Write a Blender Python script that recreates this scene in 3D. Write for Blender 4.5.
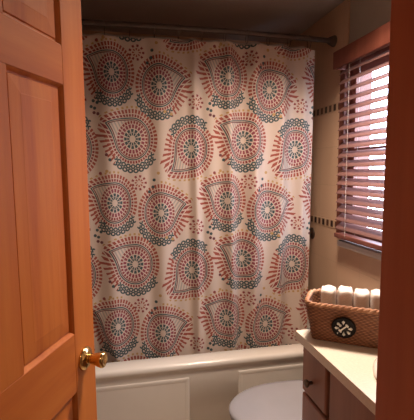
import bpy, bmesh, math, random
from mathutils import Vector, Matrix
random.seed(7)
PI = math.pi
S = bpy.context.scene
COL = S.collection
for o in list(bpy.data.objects):
    bpy.data.objects.remove(o)

# ------------------------------------------------------------------ camera, world, light, exposure
def R(d): return math.radians(d)
cam_data = bpy.data.cameras.new('camera')
cam = bpy.data.objects.new('camera', cam_data)
COL.objects.link(cam)
cam.location = (0, 0, 1.31)
cam.rotation_euler = (Matrix.Rotation(R(-12), 3, 'Z') @ Matrix.Rotation(R(90 - 5.6), 3, 'X') @ Matrix.Rotation(R(-0.25), 3, 'Z')).to_euler()
cam_data.sensor_fit = 'HORIZONTAL'
cam_data.sensor_width = 36
cam_data.lens = 400 / 414 * 36
cam_data.clip_start = 0.02
S.camera = cam

w = bpy.data.worlds.new('sky')
S.world = w
w.use_nodes = True
bg = w.node_tree.nodes['Background']
bg.inputs[0].default_value = (0.74, 0.83, 1.0, 1)
bg.inputs[1].default_value = 15.0

S.view_settings.view_transform = 'Standard'
S.view_settings.look = 'None'
S.view_settings.gamma = 1
S.view_settings.use_curve_mapping = False
S.view_settings.exposure = 0.0

LAMP_POWER = 18.5
LAMP_COLOR = (1.0, 0.80, 0.64)
LAMP_AT = (0.60, 1.24)
HALL_FILL_POWER = 5.0

# portal that guides daylight sampling through the window opening
pd = bpy.data.lights.new('window_portal', 'AREA')
pd.shape = 'RECTANGLE'; pd.size = 0.70; pd.size_y = 0.86
pd.cycles.is_portal = True
po = bpy.data.objects.new('window_portal', pd)
po.location = (1.22, 1.47, 1.40)
po.rotation_euler = (R(90), 0, R(90))
COL.objects.link(po)

# ------------------------------------------------------------------ node helpers
class N:
    """tiny expression wrapper that writes Math nodes"""
    def __init__(s, nt, sock): s.nt, s.s = nt, sock
    def _m(s, op, *a, clamp=False):
        n = s.nt.nodes.new('ShaderNodeMath'); n.operation = op; n.use_clamp = clamp
        for i, v in enumerate((s,) + a):
            if isinstance(v, N): s.nt.links.new(v.s, n.inputs[i])
            else: n.inputs[i].default_value = float(v)
        return N(s.nt, n.outputs[0])
    def __add__(s, o): return s._m('ADD', o)
    __radd__ = __add__
    def __sub__(s, o): return s._m('SUBTRACT', o)
    def __rsub__(s, o): return (s * -1) + o
    def __mul__(s, o): return s._m('MULTIPLY', o)
    __rmul__ = __mul__
    def __truediv__(s, o): return s._m('DIVIDE', o)
    def lt(s, o): return s._m('LESS_THAN', o)
    def gt(s, o): return s._m('GREATER_THAN', o)
    def mx(s, o): return s._m('MAXIMUM', o)
    def mn(s, o): return s._m('MINIMUM', o)
    def absl(s): return s._m('ABSOLUTE')
    def cos(s): return s._m('COSINE')
    def sin(s): return s._m('SINE')
    def sqrt(s): return s._m('SQRT')
    def fract(s): return s._m('FRACT')
    def floor(s): return s._m('FLOOR')
    def atan2(s, o): return s._m('ARCTAN2', o)
    def between(s, a, b): return s.gt(a) * s.lt(b)
    def wrap(s, hi, lo): return s._m('WRAP', hi, lo)

def new_mat(name):
    m = bpy.data.materials.new(name); m.use_nodes = True
    nt = m.node_tree
    return m, nt, nt.nodes['Principled BSDF']

def coords(nt, kind='Object', scale=(1, 1, 1)):
    t = nt.nodes.new('ShaderNodeTexCoord')
    mp = nt.nodes.new('ShaderNodeMapping')
    mp.inputs['Scale'].default_value = scale
    nt.links.new(t.outputs[kind], mp.inputs['Vector'])
    return mp.outputs[0]

def noise(nt, vec, scale, detail=3, rough=0.55):
    n = nt.nodes.new('ShaderNodeTexNoise')
    n.inputs['Scale'].default_value = scale
    n.inputs['Detail'].default_value = detail
    n.inputs['Roughness'].default_value = rough
    nt.links.new(vec, n.inputs['Vector'])
    return n.outputs['Fac']

def ramp(nt, fac, stops):
    r = nt.nodes.new('ShaderNodeValToRGB')
    while len(r.color_ramp.elements) < len(stops): r.color_ramp.elements.new(0.5)
    for e, (p, c) in zip(r.color_ramp.elements, stops):
        e.position = p; e.color = (*c, 1)
    nt.links.new(fac, r.inputs[0])
    return r.outputs[0]

def mixc(nt, fac, a, b):
    n = nt.nodes.new('ShaderNodeMix'); n.data_type = 'RGBA'
    for k, v in ((0, fac), (6, a), (7, b)):
        if isinstance(v, N): v = v.s
        if isinstance(v, bpy.types.NodeSocket): nt.links.new(v, n.inputs[k])
        elif k == 0: n.inputs[0].default_value = v
        else: n.inputs[k].default_value = (*v, 1)
    return n.outputs[2]

def bump(nt, bsdf, height, strength=0.2, dist=0.005):
    b = nt.nodes.new('ShaderNodeBump')
    b.inputs['Strength'].default_value = strength
    b.inputs['Distance'].default_value = dist
    nt.links.new(height, b.inputs['Height'])
    nt.links.new(b.outputs[0], bsdf.inputs['Normal'])

def plain(name, c1, c2=None, scale=25, rough=0.5, metal=0.0, bmp=0.0, spec=0.5, coat=0.0):
    m, nt, b = new_mat(name)
    c2 = c2 or tuple(x * 0.9 for x in c1)
    f = noise(nt, coords(nt), scale)
    nt.links.new(ramp(nt, f, [(0.35, c2), (0.65, c1)]), b.inputs['Base Color'])
    b.inputs['Roughness'].default_value = rough
    b.inputs['Metallic'].default_value = metal
    b.inputs['Specular IOR Level'].default_value = spec
    b.inputs['Coat Weight'].default_value = coat
    if bmp: bump(nt, b, f, bmp, 0.002)
    return m

def wood(name, dark, mid, light, axis='z', rough=0.35, seed=0.0, spec=0.5):
    m, nt, b = new_mat(name)
    sc = {'z': (9, 9, 0.55), 'x': (0.55, 9, 9), 'y': (9, 0.55, 9)}[axis]
    v = coords(nt, 'Object', sc)
    add = nt.nodes.new('ShaderNodeVectorMath'); add.operation = 'ADD'
    add.inputs[1].default_value = (seed, seed * 2, seed * 3)
    nt.links.new(v, add.inputs[0]); v = add.outputs[0]
    big = noise(nt, v, 1.6, 3, 0.5)
    fine = noise(nt, v, 11, 4, 0.65)
    mixf = (N(nt, big) * 0.75 + N(nt, fine) * 0.25)
    nt.links.new(ramp(nt, mixf.s, [(0.30, dark), (0.50, mid), (0.68, light)]), b.inputs['Base Color'])
    b.inputs['Roughness'].default_value = rough
    b.inputs['Specular IOR Level'].default_value = spec
    bump(nt, b, fine, 0.06, 0.002)
    return m

def tile(name, c1, c2, grout, size, plane, rough=0.3, shift=(0, 0)):
    m, nt, b = new_mat(name)
    sep = nt.nodes.new('ShaderNodeSeparateXYZ')
    nt.links.new(coords(nt), sep.inputs[0])
    a = N(nt, sep.outputs['XYZ'.index(plane[0].upper())]); c = N(nt, sep.outputs['XYZ'.index(plane[1].upper())])
    a = (a - shift[0]) / size; c = (c - shift[1]) / size
    g = 0.012
    fa = a.fract(); fc = c.fract()
    edge = (fa.lt(g) + fc.lt(g)).mn(1)
    idx = (a.floor() * 12.99 + c.floor() * 78.2).sin() * 43758.5
    rnd = idx.fract()
    f = noise(nt, coords(nt), 9, 4)
    base = mixc(nt, (N(nt, f) * 0.6 + rnd * 0.4).s, c1, c2)
    nt.links.new(mixc(nt, edge, base, grout), b.inputs['Base Color'])
    b.inputs['Roughness'].default_value = rough
    bump(nt, b, (edge * -1).s, 0.3, 0.002)
    return m

# ------------------------------------------------------------------ mesh helpers
def link(o, parent=None):
    COL.objects.link(o)
    if parent: o.parent = parent
    return o

def obj(name, bm, m, parent=None, smooth=False, bevel=0.0, seg=2, world=None):
    """one mesh object; world = offset subtracted so that world-space vertices sit under a moved parent"""
    if world is not None:
        bmesh.ops.translate(bm, verts=bm.verts, vec=-Vector(world))
    bmesh.ops.recalc_face_normals(bm, faces=bm.faces)
    me = bpy.data.meshes.new(name); bm.to_mesh(me); bm.free()
    o = bpy.data.objects.new(name, me)
    for mm in (m if isinstance(m, (list, tuple)) else [m]): me.materials.append(mm)
    if smooth:
        for p in me.polygons: p.use_smooth = True
    if bevel:
        bv = o.modifiers.new('bevel', 'BEVEL'); bv.width = bevel; bv.segments = seg
        bv.limit_method = 'ANGLE'; bv.angle_limit = R(40)
    return link(o, parent)

def tag(o, label=None, cat=None, group=None, kind=None):
    for k, v in (('label', label), ('category', cat), ('group', group), ('kind', kind)):
        if v: o[k] = v
    return o

def thing(name, label, cat, loc=(0, 0, 0), rz=0, group=None):
    o = bpy.data.objects.new(name, None); COL.objects.link(o)
    o.empty_display_size = 0.05
    o.location = loc; o.rotation_euler = (0, 0, rz)
    return tag(o, label, cat, group)

def box(bm, x0, x1, y0, y1, z0, z1):
    vs = [bm.verts.new(p) for p in ((x0, y0, z0), (x1, y0, z0), (x1, y1, z0), (x0, y1, z0),
                                    (x0, y0, z1), (x1, y0, z1), (x1, y1, z1), (x0, y1, z1))]
    for f in ((0, 3, 2, 1), (4, 5, 6, 7), (0, 1, 5, 4), (1, 2, 6, 5), (2, 3, 7, 6), (3, 0, 4, 7)):
        bm.faces.new([vs[i] for i in f])
    return bm

def boxes(*bs):
    bm = bmesh.new()
    for b in bs: box(bm, *b)
    return bm

def loops(bm, rings, close=True, cap0=False, cap1=False):
    """bridge a list of closed rings of points"""
    vr = [[bm.verts.new(p) for p in r] for r in rings]
    n = len(vr[0])
    for a, b in zip(vr, vr[1:]):
        for i in range(n if close else n - 1):
            j = (i + 1) % n
            bm.faces.new((a[i], a[j], b[j], b[i]))
    if cap0: bm.faces.new(list(reversed(vr[0])))
    if cap1: bm.faces.new(vr[-1])
    return vr

def lathe(bm, prof, axis='z', origin=(0, 0, 0), seg=32):
    """prof: list of (radius, height) along the axis"""
    rings = []
    for r, h in prof:
        ring = []
        for i in range(seg):
            a = 2 * PI * i / seg
            p = (r * math.cos(a), r * math.sin(a), h)
            if axis == 'x': p = (p[2], p[0], p[1])
            if axis == 'y': p = (p[0], p[2], p[1])
            ring.append(Vector(p) + Vector(origin))
        rings.append(ring)
    loops(bm, rings, cap0=True, cap1=True)
    return bm

def tube(bm, pts, r, seg=10, closed=False, rad=None):
    pts = [Vector(p) for p in pts]
    n = len(pts); rings = []
    up0 = Vector((0, 0, 1))
    for i, p in enumerate(pts):
        if closed: t = pts[(i + 1) % n] - pts[i - 1]
        else: t = pts[min(i + 1, n - 1)] - pts[max(i - 1, 0)]
        t.normalize()
        up = up0 if abs(t.dot(up0)) < 0.95 else Vector((1, 0, 0))
        a = t.cross(up).normalized(); b = a.cross(t)
        rr = rad(i) if rad else r
        rings.append([p + rr * (math.cos(2 * PI * k / seg) * a + math.sin(2 * PI * k / seg) * b) for k in range(seg)])
    if closed: loops(bm, rings + [rings[0]]); bmesh.ops.remove_doubles(bm, verts=bm.verts, dist=1e-6)
    else: loops(bm, rings, cap0=True, cap1=True)
    return bm

def rrect(x0, x1, y0, y1, r, z, n=16):
    """rounded rectangle ring of 4*n points"""
    pts = []
    for cx, cy, a0 in ((x1 - r, y1 - r, 0), (x0 + r, y1 - r, 90), (x0 + r, y0 + r, 180), (x1 - r, y0 + r, 270)):
        for k in range(n):
            a = R(a0 + 90 * k / (n - 1))
            pts.append((cx + r * math.cos(a), cy + r * math.sin(a), z))
    return pts

# ------------------------------------------------------------------ materials
M = {}
M['door_v'] = wood('door_wood_vertical', (0.36, 0.084, 0.013), (0.46, 0.125, 0.021), (0.53, 0.165, 0.031), 'z', 0.5, 0.0, 0.25)
M['door_h'] = wood('door_wood_horizontal', (0.36, 0.084, 0.013), (0.45, 0.120, 0.020), (0.52, 0.160, 0.030), 'x', 0.5, 3.1, 0.25)
M['panel'] = wood('door_panel_wood', (0.29, 0.052, 0.009), (0.46, 0.125, 0.021), (0.55, 0.172, 0.032), 'z', 0.5, 7.7, 0.25)
M['jamb'] = wood('jamb_wood', (0.34, 0.085, 0.040), (0.40, 0.108, 0.052), (0.45, 0.135, 0.066), 'z', 0.4, 5.2)
M['casing'] = wood('window_wood', (0.12, 0.034, 0.020), (0.16, 0.046, 0.028), (0.20, 0.062, 0.038), 'z', 0.4, 1.2)
M['blind'] = wood('blind_wood', (0.15, 0.072, 0.060), (0.20, 0.098, 0.084), (0.25, 0.125, 0.108), 'y', 0.3, 2.2)
M['cabinet'] = wood('cabinet_wood', (0.21, 0.090, 0.056), (0.27, 0.120, 0.078), (0.32, 0.15, 0.10), 'z', 0.4, 9.1)
M['tile'] = tile('wall_tile', (0.56, 0.36, 0.235), (0.62, 0.41, 0.275), (0.50, 0.33, 0.22), 0.20, 'yz', 0.3, (0.05, 0.03))
M['tile_back'] = tile('wall_tile_back', (0.56, 0.36, 0.235), (0.62, 0.41, 0.275), (0.50, 0.33, 0.22), 0.20, 'xz', 0.3, (0.05, 0.03))
M['floor'] = tile('floor_tile', (0.42, 0.34, 0.27), (0.48, 0.40, 0.32), (0.30, 0.25, 0.2), 0.30, 'xy', 0.4)
M['paint'] = plain('wall_paint', (0.42, 0.35, 0.28), (0.40, 0.33, 0.265), 6, 0.8)
M['ceil'] = plain('ceiling_paint_shaded', (0.36, 0.30, 0.27), (0.34, 0.28, 0.25), 6, 0.85)  # likely white ceiling, darkened: its deep shade is put into the colour
M['hall'] = plain('hall_paint', (0.38, 0.31, 0.24), (0.36, 0.29, 0.225), 6, 0.85)
M['tub'] = plain('tub_acrylic', (0.66, 0.60, 0.53), (0.64, 0.58, 0.51), 8, 0.22, coat=0.2)
M['china'] = plain('toilet_china_shaded', (0.29, 0.28, 0.30), (0.28, 0.27, 0.29), 8, 0.15, coat=0.3)  # white china greyed, the shade on the lid painted into its colour
M['counter'] = plain('counter_laminate', (0.76, 0.68, 0.57), (0.70, 0.62, 0.51), 160, 0.35)
M['sink'] = plain('sink_porcelain', (0.80, 0.75, 0.68), (0.78, 0.73, 0.66), 8, 0.12, coat=0.3)
M['brass'] = plain('brass', (0.80, 0.56, 0.24), (0.74, 0.50, 0.20), 30, 0.16, 1.0)
M['chrome'] = plain('chrome', (0.62, 0.58, 0.54), (0.58, 0.54, 0.50), 30, 0.18, 1.0)
M['bronze'] = plain('dark_bronze', (0.16, 0.11, 0.08), (0.13, 0.09, 0.065), 40, 0.35, 0.8)
M['rod'] = plain('rod_metal', (0.11, 0.08, 0.065), (0.09, 0.065, 0.055), 40, 0.5, 0.5)
M['towel'] = plain('towel_terry', (0.74, 0.67, 0.61), (0.66, 0.58, 0.52), 260, 0.95, bmp=0.5, spec=0.1)
M['black'] = plain('black_iron', (0.012, 0.010, 0.010), (0.008, 0.007, 0.007), 60, 0.7, spec=0.2)
M['pewter'] = plain('pewter', (0.74, 0.70, 0.64), (0.55, 0.51, 0.46), 90, 0.4, 0.2)
M['sill'] = plain('sill_paint', (0.50, 0.44, 0.40), (0.48, 0.42, 0.38), 20, 0.5)
M['cord'] = plain('blind_cord', (0.55, 0.45, 0.38), (0.5, 0.4, 0.33), 90, 0.8)
M['liner'] = plain('liner_cloth', (0.68, 0.61, 0.55), (0.65, 0.58, 0.52), 12, 0.6)
M['mirror'] = plain('mirror_silver', (0.85, 0.85, 0.85), (0.84, 0.84, 0.84), 5, 0.03, 1.0)

def see_through(m, k):
    nt = m.node_tree; b = nt.nodes['Principled BSDF']
    t = nt.nodes.new('ShaderNodeBsdfTranslucent'); nt.links.new(b.inputs['Base Color'].links[0].from_socket, t.inputs[0])
    x = nt.nodes.new('ShaderNodeMixShader'); x.inputs[0].default_value = k
    nt.links.new(b.outputs[0], x.inputs[1]); nt.links.new(t.outputs[0], x.inputs[2])
    nt.links.new(x.outputs[0], nt.nodes['Material Output'].inputs[0])
see_through(M['liner'], 0.65)

def basket_mat():
    m, nt, b = new_mat('seagrass_weave')
    at = nt.nodes.new('ShaderNodeAttribute'); at.attribute_name = 'weave'
    f = noise(nt, coords(nt, 'Object', (30, 30, 160)), 3, 4, 0.7)
    g = (N(nt, at.outputs['Fac']) * 0.35 + N(nt, f) * 0.65)
    nt.links.new(ramp(nt, g.s, [(0.25, (0.09, 0.030, 0.014)), (0.48, (0.25, 0.098, 0.042)), (0.75, (0.46, 0.22, 0.105))]), b.inputs['Base Color'])
    b.inputs['Roughness'].default_value = 0.6
    bump(nt, b, f, 0.5, 0.002)
    return m
M['basket'] = basket_mat()
M['rim'] = wood('basket_rim_grass', (0.22, 0.09, 0.042), (0.38, 0.18, 0.09), (0.58, 0.36, 0.22), 'z', 0.6, 4.0)

def glass_mat():
    m, nt, b = new_mat('window_glass')
    nt.nodes.remove(b)
    out = nt.nodes['Material Output']
    tr = nt.nodes.new('ShaderNodeBsdfTransparent'); tr.inputs[0].default_value = (0.95, 0.97, 1, 1)
    gl = nt.nodes.new('ShaderNodeBsdfGlossy'); gl.inputs['Roughness'].default_value = 0.02
    mx = nt.nodes.new('ShaderNodeMixShader')
    mx.inputs[0].default_value = 0.05
    nt.links.new(tr.outputs[0], mx.inputs[1]); nt.links.new(gl.outputs[0], mx.inputs[2])
    nt.links.new(mx.outputs[0], out.inputs[0])
    return m
M['glass'] = glass_mat()

def bulb_mat():
    m, nt, b = new_mat('lit_bulb')
    b.inputs['Emission Color'].default_value = (*LAMP_COLOR, 1)
    b.inputs['Emission Strength'].default_value = 3
    return m
M['bulb'] = bulb_mat()

def border_mat():
    m, nt, b = new_mat('mosaic_border')
    sep = nt.nodes.new('ShaderNodeSeparateXYZ'); nt.links.new(coords(nt), sep.inputs[0])
    y = N(nt, sep.outputs[1]); z = N(nt, sep.outputs[2])
    dk = (y / 0.045).fract().gt(0.46) * z.absl().lt(0.0165)
    half = (y / 0.09).fract().gt(0.5)
    c = mixc(nt, half, (0.03, 0.013, 0.010), (0.10, 0.038, 0.022))
    nt.links.new(mixc(nt, dk, (0.50, 0.34, 0.22), c), b.inputs['Base Color'])
    b.inputs['Roughness'].default_value = 0.3
    return m
M['border'] = border_mat()

# -------- the paisley cloth: one node group draws a single motif, the cloth material repeats four of them
TEAL = (0.050, 0.080, 0.085); RED = (0.27, 0.046, 0.045); ORANGE = (0.36, 0.078, 0.050)
MAROON = (0.16, 0.045, 0.050); GREY = (0.42, 0.37, 0.33); OCHRE = (0.52, 0.31, 0.12); PINK = (0.28, 0.058, 0.080)
CLOTH = (0.69, 0.545, 0.455)

def paisley_group():
    g = bpy.data.node_groups.new('paisley_motif', 'ShaderNodeTree')
    g.interface.new_socket('X', in_out='INPUT', socket_type='NodeSocketFloat')
    g.interface.new_socket('Y', in_out='INPUT', socket_type='NodeSocketFloat')
    g.interface.new_socket('Base', in_out='INPUT', socket_type='NodeSocketColor')
    g.interface.new_socket('Color', in_out='OUTPUT', socket_type='NodeSocketColor')
    gi = g.nodes.new('NodeGroupInput'); go = g.nodes.new('NodeGroupOutput')
    x = N(g, gi.outputs[0]); y = N(g, gi.outputs[1])
    r = (x * x + y * y).sqrt()
    th = y.atan2(x)
    tt = th - (r - 0.8).mx(0) * 0.30               # the horn bends over as it grows
    d = (tt - R(146)).wrap(PI, -PI)
    ad = d.absl()
    Rr = (R(53) - ad).mx(0).cos()                  # teardrop outline: circle plus two tangents to the tip
    L = r * Rr
    def dash(n, duty, ph=0.0): return ((th * n + ph).cos()).gt(math.cos(PI * duty))
    bd = (th - R(-84)).wrap(PI, -PI).absl()        # angle from the foot of the motif
    near = r.lt(1.9)
    layers = []
    foot = bd.lt(R(54)) * r.gt(0.90)
    layers.append((r.between(0.13, 0.36) * dash(12, 0.68), TEAL))
    layers.append((r.between(0.225, 0.255), GREY))
    layers.append((r.between(0.395, 0.53) * dash(21, 0.68), PINK))
    layers.append((r.between(0.555, 0.655) * dash(31, 0.68), RED))
    tip = r.gt(0.67) * L.lt(0.68)
    layers.append((tip * ((x * 41 + y * 23).sin()).gt(0.2), GREY))
    layers.append((L.between(0.67, 0.71) * r.lt(1.5), MAROON))
    layers.append((L.between(0.73, 0.775) * r.lt(1.5), TEAL))
    layers.append((L.between(0.80, 0.895) * dash(45, 0.68) * r.lt(1.5), RED))
    layers.append((L.between(0.930, 1.075) * dash(45, 0.62) * r.lt(1.52) * (foot * -1 + 1), ORANGE))
    lash = d.between(R(14), R(76)) * L.between(1.00, 1.26)      # long lashes on the hollow side of the horn
    layers.append((lash * dash(41, 0.42), ORANGE))
    lash2 = d.between(R(-80), R(-6)) * L.between(1.11, 1.19) * r.lt(1.6)
    layers.append((lash2 * dash(36, 0.45), OCHRE))
    for r0, n, ph in ((0.915, 30, 0.0), (1.075, 30, 0.5)):      # rows of little rings at the foot
        fa = (th * (n / (2 * PI)) + ph).fract() - 0.5
        fb = (r - (r0 + 0.085)) / 0.18
        dd = (fa * fa + fb * fb).sqrt()
        layers.append((bd.lt(R(54) if r0 < 1 else R(48)) * dd.between(0.20, 0.50), TEAL))
    col = gi.outputs[2]
    for m, c in layers:
        col = mixc(g, m, col, c)
    g.links.new(col, go.inputs[0])
    return g

def cloth_mat():
    m, nt, b = new_mat('paisley_cloth')
    G = paisley_group()
    uv = nt.nodes.new('ShaderNodeUVMap'); uv.uv_map = 'cloth'
    sep = nt.nodes.new('ShaderNodeSeparateXYZ'); nt.links.new(uv.outputs[0], sep.inputs[0])
    u = N(nt, sep.outputs[0]); v = N(nt, sep.outputs[1])
    PX, PZ = 0.535, 0.592
    wv = coords(nt, 'UV', (60, 60, 60))
    weave = noise(nt, wv, 4, 2)
    base = mixc(nt, weave, tuple(c * 0.94 for c in CLOTH), CLOTH)
    # centre x, centre z, mirrored left-right, mirrored up-down, turn, size
    motifs = ((-0.033, 1.755, 1, 1, 0, 0.095, 0.124), (0.180, 1.703, -1, 1, -12, 0.100, 0.128),
              (0.054, 1.458, 1, 1, 0, 0.106, 0.127), (0.328, 1.415, 1, -1, 15, 0.100, 0.127))
    col = base
    for cx, cz, mx_, mz_, turn, sx, sz in motifs:
        a = (u - cx).wrap(PX / 2, -PX / 2) * (mx_ / sx)
        c = (v - cz).wrap(PZ / 2, -PZ / 2) * (mz_ / sz)
        ct, st = math.cos(R(turn)), math.sin(R(turn))
        gn = nt.nodes.new('ShaderNodeGroup'); gn.node_tree = G
        nt.links.new((a * ct - c * st).s, gn.inputs[0])
        nt.links.new((a * st + c * ct).s, gn.inputs[1])
        nt.links.new(col, gn.inputs[2])
        col = gn.outputs[0]
    # little blossoms and trails of dots between the motifs
    for cx, cz in ((0.080, 1.255), (0.352, 1.632)):
        a = (u - cx).wrap(PX / 2, -PX / 2); c = (v - cz).wrap(PZ / 2, -PZ / 2)
        r = (a * a + c * c).sqrt(); th = c.atan2(a)
        col = mixc(nt, r.between(0.010, 0.020) * (th * 8).cos().gt(-0.1), col, ORANGE)
        col = mixc(nt, r.between(0.025, 0.036) * (th * 9).cos().gt(0.1), col, RED)
    for cx, cz, cc in ((0.145, 1.235, TEAL), (0.128, 1.212, TEAL), (0.117, 1.187, MAROON), (0.150, 1.268, TEAL),
                       (0.418, 1.628, TEAL), (0.408, 1.602, TEAL), (0.42, 1.575, MAROON),
                       (0.452, 1.66, TEAL), (-0.065, 1.385, MAROON), (-0.05, 1.362, TEAL), (0.205, 1.585, OCHRE), (0.235, 1.575, OCHRE),
                       (-0.10, 1.62, TEAL), (-0.112, 1.595, TEAL), (-0.098, 1.57, MAROON), (0.47, 1.31, OCHRE), (0.44, 1.30, RED), (0.17, 1.30, OCHRE)):
        a = (u - cx).wrap(PX / 2, -PX / 2); c = (v - cz).wrap(PZ / 2, -PZ / 2)
        col = mixc(nt, (a * a + c * c).sqrt().lt(0.0072), col, cc)
    nt.links.new(col, b.inputs['Base Color'])
    b.inputs['Roughness'].default_value = 0.55
    b.inputs['Sheen Weight'].default_value = 0.15
    tl_ = nt.nodes.new('ShaderNodeBsdfTranslucent'); nt.links.new(col, tl_.inputs[0])
    ms = nt.nodes.new('ShaderNodeMixShader'); ms.inputs[0].default_value = 0.30
    nt.links.new(b.outputs[0], ms.inputs[1]); nt.links.new(tl_.outputs[0], ms.inputs[2])
    nt.links.new(ms.outputs[0], nt.nodes['Material Output'].inputs[0])
    return m
M['paisley'] = cloth_mat()

# ------------------------------------------------------------------ the room
XL, XR, YB, YF, ZC = -0.46, 1.09, 2.52, 0.425, 2.13
WY0, WY1, WZ0, WZ1 = 1.13, 1.81, 0.98, 1.82          # window opening in the right wall
JR, JL = 0.308, -0.340                               # doorway jambs
HY = -1.2                                            # rear of the hall
def struct(name, bm, m, parent=None, **k):
    o = obj(name, bm, m, parent, **k)
    return tag(o, kind='structure')

struct('floor', boxes((XL - 0.1, XR + 0.12, HY - 0.1, YB + 0.1, -0.08, 0)), M['floor'])
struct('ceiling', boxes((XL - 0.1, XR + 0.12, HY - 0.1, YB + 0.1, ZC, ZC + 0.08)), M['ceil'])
struct('wall_left', boxes((XL - 0.1, XL, 0.30, YB, 0, ZC)), M['paint'])
struct('wall_back', boxes((XL - 0.1, XR + 0.12, YB, YB + 0.1, 0, ZC)), M['tile_back'])
struct('wall_right', boxes((XR, XR + 0.12, 0.30, WY0, 0, ZC), (XR, XR + 0.12, WY1, YB, 0, ZC),
                           (XR, XR + 0.12, WY0, WY1, 0, WZ0), (XR, XR + 0.12, WY0, WY1, WZ1, ZC)), M['paint'])
# tiled skin of the right wall: full height by the tub, waist height by the window
tz = 0.933
struct('wall_right_tile', boxes((XR - 0.008, XR, 1.812, YB, 0, ZC), (XR - 0.008, XR, YF, 1.812, 0, tz)), M['tile'])
for k, zc in enumerate((1.631, 1.029)):
    o = struct('trim_%d' % (k + 1), boxes((-0.0025, 0, 1.815 - 2.15, YB - 2.15, -0.021, 0.021)), M['border'])
    o.location = (XR - 0.008, 2.15, zc)
HW = 0.95
struct('wall_front', boxes((XL - 0.1, JL - 0.02, 0.30, YF, 0, ZC), (JR + 0.02, XR, 0.30, YF, 0, ZC),
                           (JL - 0.02, JR + 0.02, 0.30, YF, 1.985, ZC)), M['paint'])
struct('wall_hall_left', boxes((XL - 0.1, XL, HY, 0.30, 0, ZC)), M['hall'])
struct('wall_hall_right', boxes((XR, XR + 0.12, HY, 0.30, 0, ZC)), M['hall'])
struct('wall_hall_rear', boxes((XL - 0.1, XR + 0.12, HY - 0.1, HY, 0, ZC)), M['hall'])
# door frame
struct('trim_3', boxes((JR, JR + 0.02, 0.295, YF + 0.002, 0, 1.985), (JL - 0.02, JL, 0.295, YF + 0.002, 0, 1.985),
                       (JL, JR, 0.295, YF + 0.002, 1.965, 1.985)), M['jamb'], bevel=0.0015)
struct('trim_4', boxes((JR + 0.013, JR + 0.075, YF + 0.002, YF + 0.016, 0, 2.04), (JL - 0.075, JL - 0.013, YF + 0.002, YF + 0.016, 0, 2.04),
                       (JL - 0.013, JR + 0.013, YF + 0.002, YF + 0.016, 1.98, 2.04)), M['jamb'], bevel=0.004)
struct('trim_5', boxes((JR - 0.010, JR, 0.297, 0.330, 0, 1.955), (JL, JL + 0.010, 0.297, 0.330, 0, 1.955)), M['jamb'], bevel=0.003)
struct('baseboard_left', boxes((XL, XL + 0.012, YF + 0.02, 1.73, 0, 0.09)), M['sill'], bevel=0.003)

# ------------------------------------------------------------------ window
win = struct('window_1', boxes((XR - 0.018, XR, WY1, WY1 + 0.045, WZ0, WZ1 + 0.07), (XR - 0.018, XR, WY0 - 0.085, WY0, WZ0, WZ1 + 0.07),
                               (XR - 0.018, XR, WY0, WY1, WZ1, WZ1 + 0.07),
                               (XR, XR + 0.12, WY1 - 0.016, WY1, WZ0, WZ1), (XR, XR + 0.12, WY0, WY0 + 0.016, WZ0, WZ1),
                               (XR, XR + 0.12, WY0 + 0.016, WY1 - 0.016, WZ1 - 0.016, WZ1)), M['casing'], bevel=0.002)
sx0, sx1 = XR + 0.010, XR + 0.042
a, b_ = WY0 + 0.017, WY1 - 0.017
struct('window_sash', boxes((sx0, sx1, b_ - 0.035, b_, WZ0 + 0.012, WZ1 - 0.017), (sx0, sx1, a, a + 0.035, WZ0 + 0.012, WZ1 - 0.017),
                            (sx0, sx1, a + 0.035, b_ - 0.035, WZ0 + 0.012, WZ0 + 0.057), (sx0, sx1, a + 0.035, b_ - 0.035, WZ1 - 0.06, WZ1 - 0.017),
                            (sx0, sx1, a + 0.035, b_ - 0.035, 1.385, 1.415)), M['casing'], win, bevel=0.002)
struct('window_pane', boxes((sx0 + 0.015, sx0 + 0.018, a + 0.03, b_ - 0.03, WZ0 + 0.05, WZ1 - 0.055)), M['glass'], win)
struct('window_sill', boxes((XR - 0.050, XR + 0.009, WY0 - 0.10, WY1 - 0.02, tz + 0.003, tz + 0.033)), M['sill'], win, bevel=0.004)

# blind: valance, open slats, bottom rail, cords
BY0, BY1 = 1.06, 1.785
blind = thing('window_blind', 'reddish brown wooden venetian blind with open slats hanging over the window', 'blind', (1.045, (BY0 + BY1) / 2, 0.98))
bl = tuple(blind.location)
bm = bmesh.new()
box(bm, 1.008, 1.022, BY0 - 0.02, BY1 + 0.03, 1.792, 1.872)
box(bm, 1.022, 1.088 - 0.017, BY1 + 0.016, BY1 + 0.03, 1.792, 1.872)
box(bm, 1.022, 1.088 - 0.017, BY0 - 0.02, BY0 - 0.006, 1.792, 1.872)
obj('valance', bm, M['casing'], blind, bevel=0.003, world=bl)
obj('headrail', boxes((1.026, 1.068, BY0, BY1, 1.815, 1.855)), M['blind'], blind, bevel=0.002, world=bl)
bm = bmesh.new()
tilt = R(38)
zs = [1.775 - 0.0432 * k for k in range(18)]
for z in zs:
    prof = []
    for k in range(7):                       # shallow crowned slat, room side lower
        t = -1 + 2 * k / 6
        xx, zz = t * 0.0245, 0.0035 * (1 - t * t)
        prof.append((1.045 + xx * math.cos(tilt) - zz * math.sin(tilt), z + xx * math.sin(tilt) + zz * math.cos(tilt)))
    ring = prof + [(px + 0.0008, pz - 0.0026) for px, pz in reversed(prof)]
    loops(bm, [[(px, yy, pz) for px, pz in ring] for yy in (BY0, BY1)], cap0=True, cap1=True)
obj('slats', bm, M['blind'], blind, world=bl)
obj('bottom_rail', boxes((1.020, 1.070, BY0, BY1, 0.982, 1.004)), M['casing'], blind, bevel=0.004, world=bl)
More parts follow.
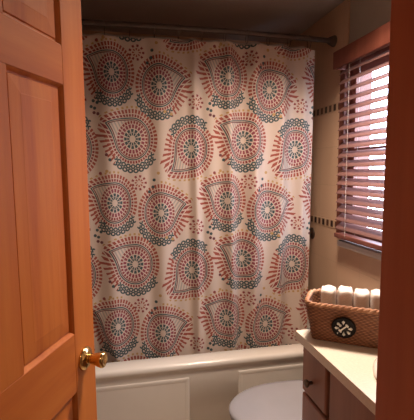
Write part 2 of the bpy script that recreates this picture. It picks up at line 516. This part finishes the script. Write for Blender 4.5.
for yy in (BY1 - 0.10, BY0 + 0.10, (BY0 + BY1) / 2 - 0.02):
    bm = bmesh.new()
    for xx in (1.0185, 1.0715): tube(bm, [(xx, yy, 0.995), (xx, yy, 1.83)], 0.0009, 6)
    obj('ladder_cord', bm, M['cord'], blind, world=bl)

# ------------------------------------------------------------------ door
DW, DT, DH = 0.638, 0.035, 1.955
DA = 67
latch = Vector((-0.081, 1.013))
dd = Vector((math.cos(R(DA)), math.sin(R(DA))))
hinge = latch - dd * DW + Vector((0.009, -0.004))
ST, MU = 0.092, 0.100
cols = ((ST, (DW - MU) / 2), ((DW + MU) / 2, DW - ST))
rails = ((0.008, 0.215), (0.80, 0.938), (1.485, 1.565), (1.86, DH))
bm = bmesh.new()
box(bm, 0, ST, 0, DT, 0.008, DH); box(bm, DW - ST, DW, 0, DT, 0.008, DH)
door = struct('door_1', bm, M['door_v'], bevel=0.002)
door.location = (hinge.x, hinge.y, 0); door.rotation_euler = (0, R(-0.7), R(DA))
for z0, z1 in rails:
    obj('rail', boxes((ST, DW - ST, 0, DT, z0, z1)), M['door_h'], door, bevel=0.0012)
for (z0a, z0), (z1, z1a) in zip(rails, rails[1:]):
    obj('mullion', boxes((cols[0][1], cols[1][0], 0, DT, z0, z1)), M['door_v'], door, bevel=0.0012)
    for x0, x1 in cols:
        bm = bmesh.new()
        def rect(i, y): return [(x0 + i, y, z0 + i), (x1 - i, y, z0 + i), (x1 - i, y, z1 - i), (x0 + i, y, z1 - i)]
        loops(bm, [rect(0.0, 0.001), rect(0.003, 0.004), rect(0.006, 0.0095), rect(0.009, 0.0100),
                   rect(0.011, 0.0072), rect(0.040, 0.0050), rect(0.041, 0.0047)], cap1=True)
        loops(bm, [rect(0.0, DT - 0.001), rect(0.008, DT - 0.0135), rect(0.046, DT - 0.0055)], cap1=True)
        obj('panel', bm, M['panel'], door)
# brass knob, axis along -y of the leaf
kx, kz = DW - 0.052, 0.862
bm = lathe(bmesh.new(), [(0.0, 0.0), (0.0275, 0.0), (0.0280, -0.003), (0.0255, -0.007), (0.0185, -0.0105), (0.0125, -0.013), (0.0, -0.013)], 'y', (0, 0, 0), 36)
rose = obj('rosette', bm, M['brass'], door, smooth=True); rose.location = (kx, 0, kz)
bm = lathe(bmesh.new(), [(0.0, -0.012), (0.0105, -0.012), (0.0118, -0.018), (0.0130, -0.025), (0.0150, -0.032), (0.0175, -0.039),
                         (0.0190, -0.045), (0.0185, -0.049), (0.0160, -0.0515), (0.0110, -0.0525), (0.0, -0.0515)], 'y', (0, 0, 0), 36)
kn = obj('door_knob', bm, M['brass'], door, smooth=True); kn.location = (kx, 0, kz)
for hz in (0.25, 1.02, 1.75):
    o = obj('hinge', lathe(bmesh.new(), [(0, -0.04), (0.006, -0.04), (0.006, 0.04), (0, 0.04)], 'z', (-0.004, -0.004, 0), 12), M['brass'], door, smooth=True)
    o.location = (0, 0, hz)

# ------------------------------------------------------------------ bathtub
TX0, TX1, TY0, TY1 = XL + 0.001, XR - 0.010, 1.742, YB - 0.002
tub = thing('bathtub', 'white built-in bathtub with panelled apron along the back wall behind the curtain', 'bathtub', ((TX0 + TX1) / 2, (TY0 + TY1) / 2, 0))
tub.scale = (1, 1, 1.012); tl = tuple(tub.location)
bm = bmesh.new()
AF = TY0 + 0.010
rings = [rrect(TX0, TX1, AF, TY1, 0.004, 0.0), rrect(TX0, TX1, AF, TY1, 0.004, 0.372), rrect(TX0, TX1, TY0 + 0.010, TY1, 0.005, 0.384),
         rrect(TX0, TX1, TY0 + 0.002, TY1, 0.006, 0.391), rrect(TX0, TX1, TY0, TY1, 0.008, 0.400), rrect(TX0, TX1, TY0 + 0.001, TY1, 0.010, 0.412),
         rrect(TX0 + 0.004, TX1 - 0.004, TY0 + 0.007, TY1 - 0.004, 0.014, 0.419), rrect(TX0 + 0.01, TX1 - 0.01, TY0 + 0.018, TY1 - 0.01, 0.02, 0.422),
         rrect(TX0 + 0.05, TX1 - 0.05, TY0 + 0.090, TY1 - 0.05, 0.09, 0.422), rrect(TX0 + 0.058, TX1 - 0.058, TY0 + 0.098, TY1 - 0.058, 0.10, 0.417),
         rrect(TX0 + 0.065, TX1 - 0.063, TY0 + 0.106, TY1 - 0.064, 0.10, 0.400), rrect(TX0 + 0.14, TX1 - 0.09, TY0 + 0.14, TY1 - 0.10, 0.12, 0.12),
         rrect(TX0 + 0.22, TX1 - 0.14, TY0 + 0.19, TY1 - 0.15, 0.12, 0.07)]
loops(bm, rings, cap0=True, cap1=True)
obj('tub_shell', bm, M['tub'], tub, smooth=True, world=tl)
for x0, x1, z1 in ((TX0 + 0.03, 0.285, 0.352), (0.520, TX1 - 0.03, 0.357)):
    bm = bmesh.new()
    def prc(i, y): return [(x0 + i, y, 0.05 + i), (x1 - i, y, 0.05 + i), (x1 - i, y, z1 - i), (x0 + i, y, z1 - i)]
    loops(bm, [prc(0, AF), prc(0.003, AF - 0.002), prc(0.008, AF - 0.003), prc(0.016, AF - 0.0028), prc(0.022, AF - 0.0018)], cap1=True)
    obj('apron_panel', bm, M['tub'], tub, smooth=False, world=tl)

# ------------------------------------------------------------------ shower rod, rings, curtain, liner
def rod_pt(x):
    t = (x - XL) / (XR - XL)
    return Vector((x, 1.935 - 0.035 * math.sin(PI * t), 1.966))
rod = thing('shower_rod', 'bowed dark metal shower rod spanning the tub alcove below the ceiling', 'curtain rod', (0.3, 1.9, 1.966))
rl = tuple(rod.location)
bm = tube(bmesh.new(), [rod_pt(XL + 0.002 + (XR - XL - 0.012) * k / 40) for k in range(41)], 0.0125, 14)
obj('pole', bm, M['rod'], rod, smooth=True, world=rl)
for xx, sgn in ((XR - 0.010, -1), (XL + 0.001, 1)):
    bm = lathe(bmesh.new(), [(0, 0), (0.028, 0), (0.028, 0.006 * sgn), (0.022, 0.020 * sgn), (0.017, 0.032 * sgn), (0, 0.032 * sgn)], 'x', (xx, 1.935, 1.966), 28)
    obj('flange', bm, M['rod'], rod, smooth=True, world=rl)

C0, C1 = -0.30, 0.956
CT, CB = 1.912, 0.30
def sm(t): t = max(0, min(1, t)); return t * t * (3 - 2 * t)
def fold(x, z):
    g = 0.75 + 0.25 * sm((1.9 - z) / 1.2)
    y = 0.010 * math.sin(2 * PI * (x - 0.02) / 0.265 + 0.5 * math.sin(3 * x)) + 0.005 * math.sin(2 * PI * x / 0.118 + 1.0 + 0.3 * z)
    y += -0.030 * math.exp(-((x - 0.352 - 0.012 * (1.2 - z)) / 0.024) ** 2)
    y += -0.028 * math.exp(-((x - 0.520 - 0.02 * (1.2 - z)) / 0.026) ** 2) - 0.034 * math.exp(-((x - 0.640) / 0.034) ** 2)
    y += -0.020 * math.exp(-((x - 0.79) / 0.032) ** 2) - 0.016 * math.exp(-((x - 0.905) / 0.026) ** 2) - 0.010 * math.exp(-((x - 0.10) / 0.03) ** 2)
    return y * g * 1.25
def curtain_y(x, z):
    top = rod_pt(x).y; k = sm((z - 0.45) / 1.5)
    return 1.908 * (1 - k) + (0.62 * top + 0.38 * 1.908) * k + fold(x, z)
def cloth(bm, c0, c1, zt, zb, nx, nz, yoff=0.0, corner=True):
    uvl = bm.loops.layers.uv.new('cloth')
    P = [[None] * (nx + 1) for _ in range(nz + 1)]
    UV = {}
    for j in range(nz + 1):
        z = zt + (zb - zt) * j / nz
        xl = -0.125 + 0.075 * (0.62 - z) / 0.2 - 0.4 * sm((z - 0.60) / 0.5)
        for i in range(nx + 1):
            x = c0 + (c1 - c0) * i / nx
            y = curtain_y(x, z) + yoff
            xx = x + 0.010 * (z - 1.1) / 0.8 * max(0, (x - 0.3) / 0.65)
            if corner and x < xl:                    # crease: the free edge hangs a little further back than the rest
                y += 0.024 * sm((xl - x) / 0.022)
            zz = z + (0.0025 * math.sin(2 * PI * x / 0.11) if j == 0 else 0)
            v = bm.verts.new((xx, y, zz)); P[j][i] = v; UV[v] = (x, z)
    for j in range(nz):
        for i in range(nx):
            f = bm.faces.new((P[j][i], P[j][i + 1], P[j + 1][i + 1], P[j + 1][i]))
            for lp in f.loops: lp[uvl].uv = UV[lp.vert]
    return bm
curtain = obj('shower_curtain', cloth(bmesh.new(), C0, C1, CT, CB, 260, 60), M['paisley'], smooth=True)
tag(curtain, 'cream shower curtain printed with red and teal paisley hanging into the tub', 'shower curtain')
liner = obj('curtain_liner', cloth(bmesh.new(), -0.33, 0.945, 1.936, 0.36, 160, 30, 0.050, False), M['liner'], smooth=True)
tag(liner, 'plain beige liner hanging just behind the paisley shower curtain', 'curtain liner')
for k in range(12):
    x = C0 + 0.02 + (C1 - C0 - 0.04) * k / 11
    p = rod_pt(x)
    t = thing('curtain_ring', 'thin dark metal ring looped over the shower rod holding up the paisley curtain', 'curtain ring', tuple(p), 0, 'curtain rings along the shower rod')
    bm = tube(bmesh.new(), [(0, 0.0215 * math.sin(2 * PI * q / 24), -0.018 + 0.0315 * math.cos(2 * PI * q / 24)) for q in range(24)], 0.0013, 6, True)
    obj('ring', bm, M['rod'], t, smooth=True)

# shower valve on the tiled end wall, peeping past the curtain
vy, vz = 2.135, 0.945
sv = thing('shower_valve', 'round dark shower valve handle on the tiled wall at the edge of the curtain', 'shower valve', (XR - 0.008, vy, vz))
obj('escutcheon', lathe(bmesh.new(), [(0, 0), (0.034, 0), (0.033, -0.004), (0.022, -0.010), (0.012, -0.012), (0.012, -0.03), (0, -0.03)], 'x', (0, 0, 0), 28), M['bronze'], sv, smooth=True)
bm = lathe(bmesh.new(), [(0, -0.028), (0.020, -0.028), (0.024, -0.034), (0.024, -0.052), (0.018, -0.059), (0, -0.060)], 'x', (0, 0, 0), 28)
obj('handle', bm, M['bronze'], sv, smooth=True)

# ------------------------------------------------------------------ toilet
TC = 1.380
toilet = thing('toilet', 'white toilet with closed lid between the tub and the vanity', 'toilet', (0.75, TC, 0)); toilet.scale = (1, 1, 0.988)
def egg(x0, x1, hw, z, n=48, back=0.62):
    """plan outline: round nose at x0, squarer back at x1 (local to the toilet)"""
    pts = []; cx = x0 + (x1 - x0) * 0.52
    for k in range(n):
        a = 2 * PI * k / n
        c, s = math.cos(a), math.sin(a)
        if c < 0: px = cx + (cx - x0) * c; py = hw * s
        else: px = cx + (x1 - cx) * (abs(c) ** back); py = hw * math.copysign(abs(s) ** 0.75, s)
        pts.append((px, py, z))
    return pts
X0, X1 = 0.378 - 0.75, 0.875 - 0.75
bm = bmesh.new()
loops(bm, [egg(-0.24, 0.10, 0.105, 0.0), egg(-0.24, 0.10, 0.105, 0.02), egg(-0.20, 0.10, 0.088, 0.06), egg(-0.20, 0.11, 0.088, 0.15), egg(-0.27, 0.12, 0.12, 0.23),
           egg(X0 + 0.03, X1, 0.152, 0.31), egg(X0 + 0.012, X1, 0.162, 0.350), egg(X0 + 0.008, X1, 0.165, 0.372), egg(X0 + 0.014, X1, 0.160, 0.376)], cap0=True, cap1=True)
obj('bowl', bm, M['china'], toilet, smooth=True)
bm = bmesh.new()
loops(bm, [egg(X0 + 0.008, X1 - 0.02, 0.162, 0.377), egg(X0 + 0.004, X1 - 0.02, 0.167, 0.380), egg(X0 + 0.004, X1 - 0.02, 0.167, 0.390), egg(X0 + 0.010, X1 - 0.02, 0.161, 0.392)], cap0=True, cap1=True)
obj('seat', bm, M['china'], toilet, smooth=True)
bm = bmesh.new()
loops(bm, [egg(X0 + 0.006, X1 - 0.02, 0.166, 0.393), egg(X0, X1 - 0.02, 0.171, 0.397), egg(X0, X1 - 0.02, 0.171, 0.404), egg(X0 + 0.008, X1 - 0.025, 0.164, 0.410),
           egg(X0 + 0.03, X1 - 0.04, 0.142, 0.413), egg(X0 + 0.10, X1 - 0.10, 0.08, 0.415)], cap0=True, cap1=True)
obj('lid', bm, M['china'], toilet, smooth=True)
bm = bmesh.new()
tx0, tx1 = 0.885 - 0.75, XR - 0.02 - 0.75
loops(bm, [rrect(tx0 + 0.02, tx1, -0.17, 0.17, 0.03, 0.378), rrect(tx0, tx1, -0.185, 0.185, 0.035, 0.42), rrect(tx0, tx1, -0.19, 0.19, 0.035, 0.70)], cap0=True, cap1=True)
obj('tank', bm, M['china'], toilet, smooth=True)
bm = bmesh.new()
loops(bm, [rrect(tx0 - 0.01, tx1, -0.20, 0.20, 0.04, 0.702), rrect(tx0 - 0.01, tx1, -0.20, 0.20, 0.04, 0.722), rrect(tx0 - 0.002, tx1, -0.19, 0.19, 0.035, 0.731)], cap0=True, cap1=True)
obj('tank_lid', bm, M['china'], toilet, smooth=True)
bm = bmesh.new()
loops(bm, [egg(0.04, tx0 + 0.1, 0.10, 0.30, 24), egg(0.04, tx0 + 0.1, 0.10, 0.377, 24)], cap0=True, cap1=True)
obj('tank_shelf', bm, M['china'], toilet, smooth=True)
bm = tube(bmesh.new(), [(tx0 - 0.012, 0.13, 0.655), (tx0 - 0.016, 0.09, 0.652), (tx0 - 0.014, 0.05, 0.650)], 0.006, 8)
lathe(bm, [(0, 0), (0.011, 0), (0.010, -0.012), (0, -0.012)], 'x', (tx0 + 0.001, 0.13, 0.655), 16)
obj('flush_lever', bm, M['chrome'], toilet, smooth=True)

# ------------------------------------------------------------------ vanity
VX, VY0, VY1, VT = 0.566, 0.462, 1.142, 0.770         # cabinet front, ends, top of the box
van = thing('vanity_cabinet', 'dark brown wooden vanity cabinet under the cream counter', 'cabinet', (0.82, 0.80, 0))
vl = tuple(van.location)
XW = XR - 0.010
obj('carcass', boxes((VX + 0.018, XW, VY1 - 0.016, VY1, 0.0, VT), (VX + 0.018, XW, VY0, VY0 + 0.016, 0.0, VT),
                     (XW - 0.012, XW, VY0 + 0.016, VY1 - 0.016, 0.0, VT), (VX + 0.018, XW - 0.012, VY0 + 0.016, VY1 - 0.016, 0.09, 0.106),
                     (VX + 0.07, VX + 0.086, VY0 + 0.016, VY1 - 0.016, 0.0, 0.09)), M['cabinet'], van, world=vl)
F0, F1 = VX + 0.004, VX + 0.018
obj('face_frame', boxes((F0, F1, VY1 - 0.022, VY1, 0.09, VT), (F0, F1, 0.955, 0.990, 0.09, VT), (F0, F1, VY0, VY0 + 0.03, 0.09, VT),
                        (F0, F1, VY0 + 0.03, VY1 - 0.022, 0.745, VT), (F0, F1, VY0 + 0.03, VY1 - 0.022, 0.09, 0.115)), M['cabinet'], van, world=vl, bevel=0.001)
def front(name, y0, y1, z0, z1, ky, kz_):
    bm = bmesh.new()
    x = F0
    def rc(i, xx): return [(xx, y0 + i, z0 + i), (xx, y1 - i, z0 + i), (xx, y1 - i, z1 - i), (xx, y0 + i, z1 - i)]
    loops(bm, [rc(0, x - 0.0005), rc(0, x - 0.012), rc(0.004, x - 0.016)], cap0=True, cap1=True)
    o = obj(name, bm, M['cabinet'], van, world=vl)
    k = lathe(bmesh.new(), [(0, 0), (0.005, 0), (0.005, -0.010), (0.011, -0.014), (0.013, -0.019), (0.010, -0.024), (0, -0.025)], 'x', (x - 0.0155, ky, kz_), 20)
    obj('knob', k, M['bronze'], o, smooth=True, world=vl)
for z0, z1 in ((0.608, 0.758), (0.44, 0.598), (0.27, 0.43), (0.10, 0.26)):
    front('drawer', 0.992, VY1 - 0.002, z0, z1, 1.075, (z0 + z1) / 2 - 0.02)
front('door', 0.733, 0.972, 0.10, 0.758, 0.76, 0.62)
front('door', 0.476, 0.727, 0.10, 0.758, 0.70, 0.62)

# countertop with an oval cut for the basin
SC, SA, SB = Vector((0.808, 0.770)), 0.222, 0.192
CX0, CX1, CY0, CY1 = 0.533, XR - 0.010, 0.445, 1.152
def counter_mesh():
    bm = bmesh.new()
    angs = sorted([2 * PI * k / 72 for k in range(72)] + [math.atan2(cy - SC.y, cx - SC.x) % (2 * PI) for cx in (CX0, CX1) for cy in (CY0, CY1)])
    out, inn = [], []
    for a_ in angs:
        c, s = math.cos(a_), math.sin(a_)
        t = min(((CX1 if c > 0 else CX0) - SC.x) / c if abs(c) > 1e-9 else 9, ((CY1 if s > 0 else CY0) - SC.y) / s if abs(s) > 1e-9 else 9)
        out.append((SC.x + c * t, SC.y + s * t))
        q = 1 / math.sqrt((c / (SA - 0.02)) ** 2 + (s / (SB - 0.02)) ** 2)
        inn.append((SC.x + c * q, SC.y + s * q))
    def at(l, z): return [(px, py, z) for px, py in l]
    loops(bm, [at(inn, 0.772), at(out, 0.772), at(out, 0.800), at(inn, 0.800), at(inn, 0.772)])
    bmesh.ops.remove_doubles(bm, verts=bm.verts, dist=1e-6)
    return bm
counter = obj('countertop', counter_mesh(), M['counter'], bevel=0.004)
tag(counter, 'cream laminate counter with square edge on top of the brown vanity', 'countertop')

sink = thing('sink', 'white oval basin with raised rim set into the cream counter', 'sink', (SC.x, SC.y, 0.80))
def ell(k, z, dx=0): return [((SA * k + dx) * math.cos(2 * PI * i / 64), (SB * k + dx) * math.sin(2 * PI * i / 64), z) for i in range(64)]
bm = bmesh.new()
loops(bm, [ell(1, 0.0005), ell(1.0, 0.007, 0.002), ell(1, 0.014, -0.004), ell(1, 0.016, -0.014), ell(1, 0.010, -0.024), ell(1, -0.005, -0.030),
           ell(0.78, -0.06), ell(0.5, -0.11), ell(0.1, -0.125)], cap1=True)
so = obj('basin', bm, M['sink'], sink, smooth=True)
so.modifiers.new('thick', 'SOLIDIFY').thickness = 0.003
obj('drain', lathe(bmesh.new(), [(0, 0.001), (0.021, 0.001), (0.021, -0.002), (0, -0.002)], 'z', (0, 0, -0.1205), 24), M['chrome'], sink, smooth=True)

fau = thing('faucet', 'chrome faucet on the counter behind the oval basin', 'faucet', (1.055, 0.770, 0.80))
obj('base_plate', boxes((-0.018, 0.018, -0.075, 0.075, 0.0005, 0.012)), M['chrome'], fau, bevel=0.004)
obj('spout', tube(bmesh.new(), [(0, 0, 0.012), (0, 0, 0.07), (-0.02, 0, 0.10), (-0.06, 0, 0.115), (-0.10, 0, 0.105), (-0.115, 0, 0.085)], 0.011, 14), M['chrome'], fau, smooth=True)
for yy in (-0.055, 0.055):
    obj('handle', lathe(bmesh.new(), [(0, 0.012), (0.014, 0.012), (0.012, 0.03), (0.017, 0.036), (0.017, 0.052), (0, 0.055)], 'z', (0, yy, 0), 20), M['chrome'], fau, smooth=True)

# flush ceiling lamp of the bathroom (above the frame)
bl_ = thing('ceiling_lamp', 'round flush lamp on the bathroom ceiling beside the vanity', 'lamp', (*LAMP_AT, ZC))
obj('trim_ring', lathe(bmesh.new(), [(0, -0.001), (0.15, -0.001), (0.155, -0.012), (0.145, -0.034), (0, -0.034)], 'z', (0, 0, 0), 40), M['sink'], bl_, smooth=True)
obj('diffuser', lathe(bmesh.new(), [(0, -0.0345), (0.14, -0.0345), (0.135, -0.042), (0, -0.046)], 'z', (0, 0, 0), 40), M['bulb'], bl_, smooth=True)
ld = bpy.data.lights.new('ceiling_lamp_light', 'AREA'); ld.shape = 'DISK'; ld.size = 0.26
ld.energy = LAMP_POWER; ld.spread = R(132); ld.color = LAMP_COLOR
lo = bpy.data.objects.new('ceiling_lamp_light', ld); link(lo, bl_); lo.location = (0, 0, -0.050)

# unseen hall lamp, added as fill light for the dark door jamb
hl = thing('ceiling_lamp', 'small unseen dome lamp added on the hall ceiling as fill light for the door jamb', 'lamp', (-0.22, -0.60, ZC))
obj('dome', lathe(bmesh.new(), [(0, -0.001), (0.13, -0.001), (0.13, -0.02), (0.10, -0.06), (0.05, -0.08), (0, -0.085)], 'z', (0, 0, 0), 32), M['sink'], hl, smooth=True)
ld = bpy.data.lights.new('ceiling_lamp_light', 'AREA'); ld.shape = 'DISK'; ld.size = 0.2
ld.energy = HALL_FILL_POWER; ld.color = (1.0, 0.78, 0.56)
lo = bpy.data.objects.new('ceiling_lamp_light', ld); link(lo, hl); lo.location = (0, 0, -0.09)

# ------------------------------------------------------------------ basket of rolled towels
BA = R(-34)
ex = Vector((math.cos(BA), math.sin(BA))); ey = Vector((-math.sin(BA), math.cos(BA)))
bc = Vector((0.549, 1.078)) + ex * 0.108 + ey * 0.052
basket = thing('wicker_basket', 'brown woven seagrass basket with a round black medallion at the end of the counter', 'basket', (bc.x, bc.y, 0.801), BA)
def brect(t, grow=0.0):
    """basket plan at height fraction t"""
    hx = 0.106 + 0.020 * t + grow; hy = 0.050 + 0.025 * t + grow
    return hx, hy
def perim(hx, hy, r, n):
    """n points evenly along a rounded rectangle, with outward normals"""
    sx, sy = 2 * (hx - r), 2 * (hy - r); arc = PI * r / 2
    tot = 2 * sx + 2 * sy + 4 * arc; res = []
    for k in range(n):
        d = tot * k / n
        for L, kind, i in ((sx, 0, 0), (arc, 1, 0), (sy, 0, 1), (arc, 1, 1), (sx, 0, 2), (arc, 1, 2), (sy, 0, 3), (arc, 1, 3)):
            if d <= L: break
            d -= L
        base = ((-hx + r, -hy), (hx, -hy + r), (hx - r, hy), (-hx, hy - r))[i]
        dirs = ((1, 0), (0, 1), (-1, 0), (0, -1))[i]; nrm = ((0, -1), (1, 0), (0, 1), (-1, 0))[i]
        if kind == 0: res.append((base[0] + dirs[0] * d, base[1] + dirs[1] * d, *nrm))
        else:
            cc = ((hx - r, -hy + r), (hx - r, hy - r), (-hx + r, hy - r), (-hx + r, -hy + r))[i]
            a_ = math.atan2(nrm[1], nrm[0]) + d / r
            res.append((cc[0] + r * math.cos(a_), cc[1] + r * math.sin(a_), math.cos(a_), math.sin(a_)))
    return res
BH, NP, ROWS = 0.112, 240, 20
def weave_wall(out):
    bm = bmesh.new(); lay = bm.verts.layers.float.new('weave'); rings = []
    nz = ROWS * 3
    for j in range(nz + 1):
        t = j / nz
        hx, hy = brect(t, 0 if out else -0.006)
        pts = perim(hx, hy, 0.016 + 0.018 * t, NP); ring = []
        row = int(t * ROWS - 1e-6); fr = (t * ROWS) % 1
        for k, (px, py, nx_, ny_) in enumerate(pts):
            over = math.cos(PI * (k / 3 + row))
            h = math.sin(PI * fr) * (0.5 + 0.5 * over)
            off = 0.0028 * h * (1 if out else -1)
            v = bm.verts.new((px + nx_ * off, py + ny_ * off, BH * t)); v[lay] = h
            ring.append(v)
        rings.append(ring)
    for a_, b2 in zip(rings, rings[1:]):
        for i in range(NP):
            j = (i + 1) % NP
            bm.faces.new((a_[i], a_[j], b2[j], b2[i]))
    bm.faces.new(rings[0])
    return bm
obj('woven_wall', weave_wall(True), M['basket'], basket, smooth=True)
obj('inner_wall', weave_wall(False), M['basket'], basket, smooth=True)
hx, hy = brect(1.0, -0.002)
rp = perim(hx, hy, 0.034, 220)
bm = bmesh.new()
for ph in (0, PI):                                     # two strands twisted round the rim
    tube(bm, [(p[0] + p[2] * 0.0035 * math.cos(k * 2 * PI * 22 / 220 + ph), p[1] + p[3] * 0.0035 * math.cos(k * 2 * PI * 22 / 220 + ph),
               BH + 0.003 + 0.0035 * math.sin(k * 2 * PI * 22 / 220 + ph)) for k, p in enumerate(rp)], 0.0048, 8, True)
obj('rim', bm, M['rim'], basket, smooth=True)
# medallion on the front wall
slope = math.atan2(0.025, BH)
med = obj('medallion', lathe(bmesh.new(), [(0, 0.004), (0.0335, 0.004), (0.0340, 0.0), (0.0325, -0.004), (0.0295, -0.004), (0.0285, -0.002), (0, -0.002)], 'y', (0, 0, 0), 40), M['black'], basket, smooth=False)
mx0 = -0.126 + 0.112
med.location = (mx0, -0.050 - 0.025 * 0.50 - 0.0078, BH * 0.50)
med.rotation_euler = (slope, 0, 0)
def slab(bm, pts, y0=-0.0018, y1=-0.0052):
    loops(bm, [[(px, y0, pz) for px, pz in pts], [(px, y1, pz) for px, pz in pts]], cap0=True, cap1=True)
def disc(bm, cx, cz, r, n=14): slab(bm, [(cx + r * math.cos(2 * PI * i / n), cz + r * math.sin(2 * PI * i / n)) for i in range(n)])
bm = bmesh.new()
ca, sa = math.cos(R(45)), math.sin(R(45))
def rt2(px, pz, a_=45): return (px * math.cos(R(a_)) - pz * math.sin(R(a_)), px * math.sin(R(a_)) + pz * math.cos(R(a_)))
slab(bm, [rt2(-0.013, -0.0014), rt2(0.013, -0.0014), rt2(0.013, 0.0014), rt2(-0.013, 0.0014)])
for px, pz in ((-0.0135, 0.0022), (-0.0135, -0.0022), (0.0135, 0.0022), (0.0135, -0.0022)): disc(bm, *rt2(px, pz), 0.0029)
for a_ in (92, 138, 182, 228, 272, 318, 2, 168):
    if a_ in (168,): continue
    q = [(0.012, 0.0), (0.021, -0.0042), (0.0245, 0.0), (0.021, 0.0042)]
    if a_ in (228,): q = [(0.022, 0.0), (0.025, -0.002), (0.026, 0.0), (0.025, 0.002)]
    slab(bm, [rt2(px, pz, a_) for px, pz in q])
disc(bm, *rt2(0.012, 0.0, 138), 0.0034)
obj('emblem', bm, M['pewter'], med)

def towel(lx, ly, label, hgt, lean, tw, wd=0.0220, dp=0.034):
    t = tag(obj('rolled_towel', bmesh.new(), M['towel']), label, 'towel', 'rolled white towels in the basket')
    me = t.data; bm = bmesh.new()
    rings = []; n = 40
    def prof(k): return [(k * wd * math.copysign(abs(math.cos(a_)) ** 0.62, math.cos(a_)), k * dp * math.copysign(abs(math.sin(a_)) ** 0.62, math.sin(a_))) for a_ in (2 * PI * i / n for i in range(n))]
    for k, h in ((0.86, 0.0), (0.97, 0.004), (1.0, 0.012), (1.0, hgt * 0.5), (1.0, hgt - 0.012), (0.985, hgt - 0.006), (0.94, hgt - 0.002), (0.85, hgt)):
        rings.append([(x_ * (1 + 0.006 * math.sin(5 * h / hgt + i * 0.5)), y_, h + 0.002 * math.sin(i * 0.7 + lx * 90)) for i, (x_, y_) in enumerate(prof(k))])
    # the rolled end: spiral ridges sinking and rising towards the core
    for q in range(1, 9):
        k = 0.82 * (1 - q / 9)
        rings.append([(x_, y_, hgt + (0.001 if q % 2 else -0.0015) - 0.0003 * q) for x_, y_ in prof(max(k, 0.06))])
    loops(bm, rings, cap0=True, cap1=True)
    bmesh.ops.recalc_face_normals(bm, faces=bm.faces)
    bm.to_mesh(me); bm.free()
    for p in me.polygons: p.use_smooth = True
    wp = bc + ex * lx + ey * ly
    t.location = (wp.x, wp.y, 0.8035)
    t.rotation_euler = (0, R(lean), BA + R(tw))
    return t
towel(-0.0600, -0.006, 'rolled white towel nearest the open left end of the basket, by the curtain', 0.148, -1.5, 0)
towel(-0.0155, -0.006, 'rolled white towel directly above the black medallion, second from the basket\'s left end', 0.151, 0, 3)
towel(0.0290, -0.006, 'rolled white towel to the right of the medallion, third from the basket\'s left end', 0.148, 1.0, -3)
towel(0.0735, -0.006, 'rolled white towel half hidden by the door jamb at the basket\'s right end', 0.150, 1.5, 2)
